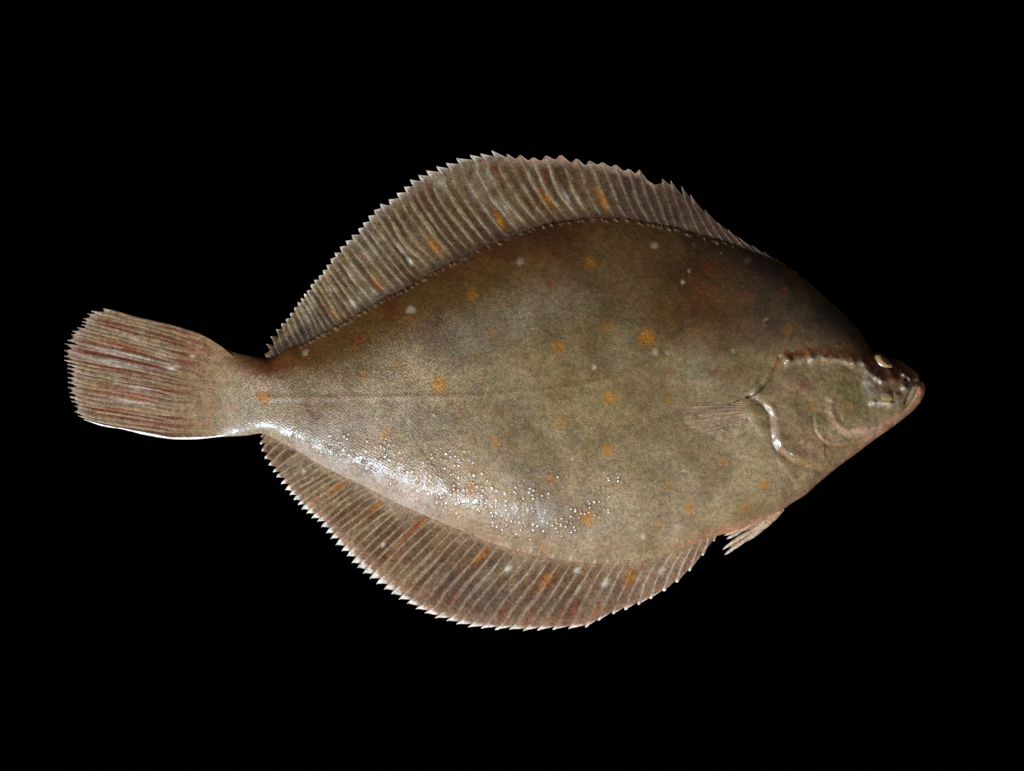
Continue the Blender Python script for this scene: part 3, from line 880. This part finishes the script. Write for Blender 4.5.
d_lobes = np.array([float(sstep(495, 510, r[0])) * float(sstep(648, 640, r[0])) for r in D_RAYS[:-1]])
fin('dorsal_fin', lines, d_z, d_memb, d_ray, dn, d_width, 0.30, lobes=d_lobes, ridge=0.32)

# ---- anal fin
alines = []
for i, (tx, ty, bx) in enumerate(A_RAYS):
    by = float(LO(bx)) - 3.5
    bow = 0.03 * float(sstep(420, 330, tx)) + 0.055 * float(sstep(560, 620, tx)) - 0.02 * float(sstep(400, 440, tx)) * float(sstep(560, 520, tx))
    p = ray_line((bx + 1.0, by), (tx, ty), bow, 0, 84)
    vv = np.linspace(0, 1, 84)
    hk = np.maximum(vv - .82, 0) ** 2 / .0324            # tips curl tailwards
    hs = float(sstep(370, 420, tx)) * float(sstep(700, 660, tx))
    p[:, 0] += hs * (3.4 * hk - 3.4 * vv ** 6) * 0
    p[:, 1] += hs * (3.6 * np.sin(np.pi * np.clip((vv - .72) / .28, 0, 1)))
    alines.append(p)
an = np.zeros(len(alines) - 1)
for i in range(len(an)):
    ln = np.linalg.norm(alines[i][-1] - alines[i][0])
    an[i] = min(0.42, 6.0 / max(ln, 10))
A_STREAK = [(375, 507, 8, 2.4, OR_, .9), (368, 512, 7, 3.2, (92, 52, 26), .6), (338, 487, 9, 2.4, OR_, .9), (416, 526, 12, 3.0, (120, 62, 24), .85), (422, 524, 6, 1.2, YE, .7),
            (481, 556, 10, 3.0, OR_, .9), (547, 581, 10, 3.0, OR_, .9), (541, 578, 8, 2, (120, 66, 26), .6), (630, 578, 9, 4.0, OR_, .95), (400, 545, 18, 2.5, RD, .5), (352, 513, 16, 2.2, RD, .45),
            (508, 569, 3.4, 2.6, WH, .9), (577, 571, 3.4, 2.6, WH, .75), (605, 584, 5, 2.6, WH, .75), (662, 571, 5, 2.6, WH, .6), (579, 588, 3, 1.4, WH, .8), (304, 472, 2.4, 1.6, WH, .7), (312, 479, 2, 1.2, WH, .6),
            (383, 545, 2.4, 1.4, WH, .7), (573, 611, 10, 3.4, (120, 62, 44), .7), (560, 614, 9, 3, (120, 62, 44), .6), (530, 617, 12, 3, RD, .5), (505, 612, 12, 3, RD, .5), (452, 600, 12, 4, RD, .5), (596, 612, 9, 3, (150, 84, 56), .6),
            (315, 499, 4, 2, (150, 60, 46), .6), (432, 560, 10, 2.5, (100, 60, 24), .6), (643, 566, 8, 1.6, RD, .5), (440, 575, 14, 4, (96, 70, 52), .6), (395, 560, 12, 3, (110, 72, 36), .5)]


def a_common(x, y, u, v):
    return sstep(.35, .62, v) * sstep(.97, .82, v) * sstep(400, 450, x) * sstep(640, 600, x)


def a_memb(x, y, u, v, dv):
    n = .5 * fbm(u * 14, v * 60, 14, 301, 4) + .5 * fbm(u * 60, v * 70, 14, 331, 3)
    n2 = fbm(x, y, 34, 305, 3)
    c = np.broadcast_to(lin(122, 101, 74), x.shape + (3,)).copy()
    c = mix(c, lin(84, 56, 36), sstep(.42, .66, n) * 0.7)
    nr = sstep(.45, .95, near_ray(u) + .6 * (n - .5))
    c = mix(c, lin(140, 122, 98), nr * 0.5)
    c = mix(c, lin(124, 112, 96), sstep(.5, .7, n2) * 0.45)
    c = gap_tone(c, u, v, 911, lin(80, 54, 32), .8)
    g = a_common(x, y, u, v)
    c = mix(c, lin(84, 68, 56), g * 0.8 * sstep(.30, .6, fbm(x, y, 24, 341, 3)))
    c = mix(c, lin(150, 122, 98), sstep(.3, .0, v) * 0.3 + sstep(580, 660, x) * 0.4)
    c = mix(c, lin(160, 126, 104), sstep(.74, .93, v) * 0.6)
    c = mix(c, lin(146, 124, 100), sstep(.14, .04, v) * 0.6)
    c = mix(c, lin(140, 120, 94), sstep(.5, .1, v + .2 * (n2 - .5)) * sstep(575, 640, x) * .85)
    c = mix(c, lin(158, 142, 124), sstep(.34, .04, v + .3 * (n2 - .5)) * sstep(440, 380, x) * 0.75)
    c = mix(c, lin(236, 234, 230), sstep(.885, .95, v) * np.maximum(sstep(.9, .45, u - np.floor(u)), sstep(585, 610, x)) * .9)
    return streaks(c, x, y, dv, A_STREAK)


def a_ray(x, y, u, v, dv):
    n = fbm(u * 30, v * 70, 12, 311, 3)
    c = np.broadcast_to(lin(156, 138, 112), x.shape + (3,)).copy()
    c = mix(c, lin(122, 98, 72), sstep(.45, .7, n) * 0.6)
    g = a_common(x, y, u, v)
    c = mix(c, lin(128, 116, 106), g * 0.8)
    c = mix(c, lin(146, 118, 94), sstep(.58, .80, v) * .85)
    c = mix(c, lin(186, 178, 176), sstep(.55, .3, v) * sstep(440, 480, x) * .6 + sstep(600, 650, x) * .7 * sstep(.25, .55, v))
    c = mix(c, lin(238, 236, 232), sstep(.84, .95, v))
    return streaks(c, x, y, dv, [s[:5] + (s[5] * .8,) for s in A_STREAK])


def a_z(x, y, v):
    w = (fbm(x, y, 60, 321, 3) - .5) * 2.4
    return 2.4 + 0.9 * (1 - v) + w * sstep(0, .3, v)


def a_width(r, v, L):
    tx = A_RAYS[r][0]
    if tx < 390:
        w = np.interp(v, [0, .1, .6, .86, .94, 1], [1.0, 1.2, 1.5, 1.7, 1.4, 0.3])
    elif tx < 600:
        w = np.interp(v, [0, .1, .35, .55, .75, .9, .95, 1], [1.0, 1.0, 1.2, 2.5, 2.2, 1.6, 1.4, 0.3])
    else:
        w = np.interp(v, [0, .1, .5, .8, .95, 1], [1.0, 1.1, 1.4, 1.7, 1.7, 0.3])
    return w * min(1.0, 0.6 + L / 120)


fin('anal_fin', alines, a_z, a_memb, a_ray, an, a_width, 0.38, ridge=0.38, soft=.35)

# ---- caudal fin
C_TOP = pchip([(0, 0), (1, 1)])
top_edge = np.array([(250, 371), (240, 364.0), (231, 356.5), (219, 347.4), (202, 337.8), (181, 330.6), (174, 328.2), (153, 322), (129.7, 315.6), (103, 308.4)])
bot_edge = np.array([(250, 426), (238, 431.0), (223, 435.6), (200, 437.6), (176.6, 437), (151, 433), (125, 428.7), (101.6, 424.6), (84, 419.5)])
C_TIPS = [(102.5, 308.4), (91, 311), (87, 313.5), (83.2, 318.4), (81.6, 321.4), (81, 324.6), (77, 327.5), (72.3, 331), (71, 334.3), (67.2, 340), (64.4, 343.6),
          (63.8, 350.2), (63.8, 356), (63.8, 360), (67.2, 364.2), (67, 368), (67.3, 372.4), (67.4, 377.4), (67.6, 382), (67.5, 387.2), (69, 392.4), (69.4, 396.6),
          (71, 401), (74.2, 405.8), (74.3, 411.4), (77.4, 415.6), (83.6, 419.4)]


def along(e, m):
    d = np.r_[0, np.cumsum(np.linalg.norm(np.diff(e, axis=0), axis=1))]
    q = np.linspace(0, d[-1], m)
    fx, fy = pchip(np.c_[d, e[:, 0]]), pchip(np.c_[d, e[:, 1]])
    return np.stack([fx(q), fy(q)], -1)


te, be = along(top_edge, 84), along(bot_edge, 84)
clines = []
nC = len(C_TIPS)
for i, (tx, ty) in enumerate(C_TIPS):
    s = i / (nC - 1)
    # branches run in pairs: closer together near the base than at the margin
    pair = (i // 2 * 2 + 0.5) / (nC - 1) if 0 < i < nC - 1 else s
    v = np.linspace(0, 1, 84)
    se = s * sstep(.25, .6, v) + min(pair, 1) * (1 - sstep(.25, .6, v))
    b = te * (1 - se[:, None]) + be * se[:, None]
    dtip = np.array([tx, ty]) - b[-1]
    b = b + dtip[None] * (v ** 2.2)[:, None]
    b[:, 1] += 1.8 * math.sin(math.pi * s) * np.sin(np.pi * v) * -1.0
    clines.append(b)
cn = np.full(nC - 1, 0.026) * np.random.default_rng(5).uniform(.6, 1.6, nC - 1)
C_STREAK = [(170, 368, 4.5, 1.8, WH, .9), (192, 356, 1.8, 1.2, WH, .8), (112, 342, 22, 2.0, RD, .85), (104, 348, 16, 1.6, RD, .9), (130, 349, 16, 1.6, RD, .9), (135, 361, 20, 1.6, (110, 40, 26), .9), (110, 368, 26, 1.8, (104, 40, 28), .9),
            (145, 377, 14, 1.4, RD, .7), (110, 386, 24, 1.8, RD, .85), (135, 394, 18, 2.4, RD, .85), (105, 392, 12, 2, RD, .7), (112, 410, 16, 2.0, RD, .7), (140, 400, 14, 2.2, (150, 66, 44), .6), (125, 331, 18, 2.2, RD, .6),
            (185, 361, 9, 2.5, RD, .7), (176, 342, 16, 2.4, RD, .6), (112, 326, 16, 2, RD, .5), (205, 351, 10, 2.0, RD, .5), (195, 341, 22, 2, RD, .6), (150, 424, 26, 3, (120, 60, 44), .5), (135, 413, 18, 3, (120, 66, 52), .5), (160, 387, 18, 2, RD, .5),
            (110, 352.5, 22, 1.3, WH, .6), (135, 356.5, 26, 1.2, WH, .6), (100, 361, 20, 1.4, WH, .6), (140, 388, 12, 1.6, (190, 186, 190), .7), (130, 366, 18, 1.2, WH, .5), (130, 402, 20, 1.3, WH, .6), (128, 336, 14, 1.4, WH, .4), (115, 350, 1.2, 1, WH, .8)]


def c_memb(x, y, u, v, dv):
    n = .5 * fbm(u * 14, v * 50, 14, 401, 4) + .5 * fbm(u * 60, v * 60, 14, 431, 3)
    c = np.broadcast_to(lin(124, 98, 70), x.shape + (3,)).copy()
    c = mix(c, lin(92, 54, 34), sstep(.42, .62, n) * 0.85 * sstep(.2, .4, v))
    nr = sstep(.35, .9, near_ray(u) + .8 * (n - .5))
    c = mix(c, lin(138, 122, 98), nr * 0.75 * sstep(.15, .45, v))
    c = mix(c, lin(116, 82, 54), sstep(.45, .65, fbm(x, y, 16, 405, 3)) * 0.5 * sstep(355, 340, y))
    c = gap_tone(c, u, v, 921, lin(92, 36, 16), .9)
    c = mix(c, lin(138, 114, 86), sstep(.52, .24, v + .12 * (n - .5)) * .92)
    c = mix(c, lin(160, 146, 130), sstep(.90, 1, v) * 0.7)
    c = streaks(c, x, y, dv, C_STREAK)
    return c


def c_ray(x, y, u, v, dv):
    n = fbm(u * 30, v * 70, 12, 411, 3)
    c = np.broadcast_to(lin(132, 114, 88), x.shape + (3,)).copy()
    c = mix(c, lin(108, 76, 50), sstep(.40, .64, n) * 0.8)
    c = mix(c, lin(136, 112, 88), sstep(.38, .15, v) * .85)
    c = mix(c, lin(206, 200, 190), sstep(.93, .99, v) * .8)
    c = mix(c, lin(240, 240, 240), sstep(nC - 1.6, nC - 1.1, u))
    return streaks(c, x, y, dv, [s[:5] + (s[5] * .75,) for s in C_STREAK])


def c_z(x, y, v):
    s = np.clip((y - 312) / 120, 0, 1)
    w = (fbm(x, y, 44, 421, 3) - .5) * 2.6
    return 2.0 - 2.2 * sstep(.16, 0, v) + 3.0 * sstep(.5, 0, v) * np.sin(np.pi * np.clip(s, 0.12, .88)) + 1.2 * np.sin(np.pi * s) + w * sstep(.1, .4, v) * sstep(0, .1, s) * sstep(1, .85, s)


def c_width(r, v, L):
    w = np.interp(v, [0, .2, .5, .85, .94, 1], [.8, 1.3, 2.0, 2.1, 1.8, 0.35]) * (0.75 + 0.5 * ((r * 37) % 10) / 10)
    if r == nC - 1:
        w = np.interp(v, [0, .1, .5, .9, 1], [1.6, 1.9, 1.7, 1.2, .5]) * (.6 + .8 * vnoise(v * 14, v * 0 + 2.5, 851))
    return w


fin('caudal_fin', clines, c_z, c_memb, c_ray, cn, c_width, lambda r: 1.3 if r == nC - 1 else 0.18, gap_n=9, ridge=0.22, lean=0.6, fade_in=0.6, ridge_in=(.2, .6), soft=0.55)

# ---- pectoral fin, lying on the flank
pl = []
P_TIPS = [(702, 403.5), (689, 404.5), (682.5, 407.5), (679.5, 411), (679.5, 416.5), (681, 422), (685, 427), (690, 431.5), (698, 434), (708, 434)]
for i, (tx, ty) in enumerate(P_TIPS):
    s = i / (len(P_TIPS) - 1)
    b = (750 + 2.5 * s, 405 + 13 * s)
    p = ray_line(b, (tx, ty), (-0.05 + 0.10 * s) * -1.0, 0, 84)
    pl.append(p)


def p_z(x, y, v):
    return body_z(x, y) + np.interp(v, [0, .12, .3, .85, 1], [-1.6, 0.2, 1.1, 0.9, 0.4]) * sstep(398, 412, y)


def p_memb(x, y, u, v, dv):
    n = fbm(u * 14, v * 50, 14, 501, 4)
    c = np.broadcast_to(lin(148, 128, 106), x.shape + (3,)).copy()
    c = mix(c, lin(112, 88, 66), sstep(.42, .66, n) * .7)
    c = mix(c, lin(150, 142, 128), sstep(.7, 1, v) * .5)
    c = mix(c, lin(142, 116, 96), sstep(.4, .1, v) * .6)
    edge = np.maximum(sstep(1.6, 0, u), sstep(7.4, 9, u))
    k = np.clip(.22 + .55 * np.maximum(edge, sstep(.8, 1, v)) + .45 * sstep(.25, .02, v), 0, .95)[..., None]
    return c * (1 - k) + body_colour(x, y, False) * k


def p_ray(x, y, u, v, dv):
    n = fbm(u * 30, v * 70, 12, 511, 3)
    c = np.broadcast_to(lin(166, 150, 130), x.shape + (3,)).copy()
    c = mix(c, lin(126, 98, 78), sstep(.45, .7, n) * .6)
    c = mix(c, lin(146, 116, 100), sstep(.35, .05, v) * .8)
    return c * .7 + body_colour(x, y, False) * .3


fin('pectoral_fin', pl, p_z, p_memb, p_ray, 0.03, lambda r, v, L: np.interp(v, [0, .3, .8, 1], [.6, .8, .7, .3]), 0.3, gap_n=7, ridge=0.25, lean=0.5, soft=.3, wobble=1.0)

# ---- pelvic fin at the belly edge
V = [[(768, 511), (752, 522), (738, 529), (724.5, 535.6)], [(772, 512), (754, 524), (740, 532), (727, 539)], [(776, 512), (757, 529), (741, 538), (722.8, 549.6)],
     [(780, 511.5), (762, 529), (743, 542.5), (725, 554.8)], [(784, 509.5), (771, 522.5), (757, 533.8), (745.5, 541.6)]]
vl = [along(np.array(k, float), 84) for k in V]


def v_memb(x, y, u, v, dv):
    c = np.broadcast_to(lin(164, 138, 114), x.shape + (3,)).copy()
    c = mix(c, lin(116, 92, 66), sstep(.45, .65, fbm(x, y, 8, 601, 3)) * .5 * sstep(.1, .4, v))
    c = mix(c, lin(176, 146, 128), sstep(.35, .1, v) * .6)
    return c


def v_ray(x, y, u, v, dv):
    c = np.broadcast_to(lin(190, 176, 156), x.shape + (3,)).copy()
    c = mix(c, lin(176, 146, 126), sstep(.35, .1, v) * .8)
    return mix(c, lin(232, 230, 222), sstep(.75, .95, v) * .9)


fin('pelvic_fin', vl, lambda x, y, v: 2.4 + 1.6 * (1 - v) + 0 * x, v_memb, v_ray, [0.10, 0.42, 0.14, 0.12],
    lambda r, v, L: np.interp(v, [0, .2, .6, .92, 1], [.8, 1.5, 1.8, 1.4, .3]), 0.7, gap_n=12, ridge=0.5, lean=0.5)

# ---------------------------------------------------------------- eyes
def eye(cx, cy, rx, ry, rz, ang, look, iris, pupil, rim_col, lift, cut):
    n1, n2 = 40, 64
    ph = np.linspace(0, np.pi, n1)[:, None]
    th = np.linspace(0, 2 * np.pi, n2)[None]
    dx, dy, dz = np.sin(ph) * np.cos(th), np.sin(ph) * np.sin(th), np.cos(ph) * np.ones_like(th)
    lk = np.array(look, float)
    lk /= np.linalg.norm(lk)
    a = np.degrees(np.arccos(np.clip(dx * lk[0] + dy * lk[1] + dz * lk[2], -1, 1)))
    nz = fbm(th * 9 + ph * 0, ph * 9, 2.0, 701, 3)
    c = np.broadcast_to(lin(*rim_col), a.shape + (3,)).copy()
    c = mix(c, lin(*iris), sstep(cut[1] + 9, cut[1] - 6, a + 14 * (nz - .5)) * (0.72 + .4 * nz))
    c = mix(c, lin(*pupil), sstep(cut[0] + 8, cut[0] - 8, a + 14 * (nz - .5)))
    r = math.radians(ang)
    ex, ey = dx * rx, dy * ry
    x = cx + ex * math.cos(r) - ey * math.sin(r)
    y = cy + ex * math.sin(r) + ey * math.cos(r)
    z0 = float(body_z(np.array([cx]), np.array([cy]))[0])
    z = z0 + lift + dz * rz
    build_mesh('eye', world_xyz(x, y, z), grid_quads(n1, n2), M_EYE, fish, c)


# local axes: x along the long axis (down-right in plan), y across it
eye(882.3, 362.6, 11.0, 6.2, 4.4, 36, (0.10, -0.66, 0.72), (172, 148, 104), (52, 36, 28), (84, 52, 34), -1.6, (40, 78))
eye(881.5, 396.5, 10.0, 6.0, 3.4, 12, (0.25, -0.5, 0.8), (176, 142, 76), (138, 126, 106), (116, 98, 72), -3.0, (46, 64))
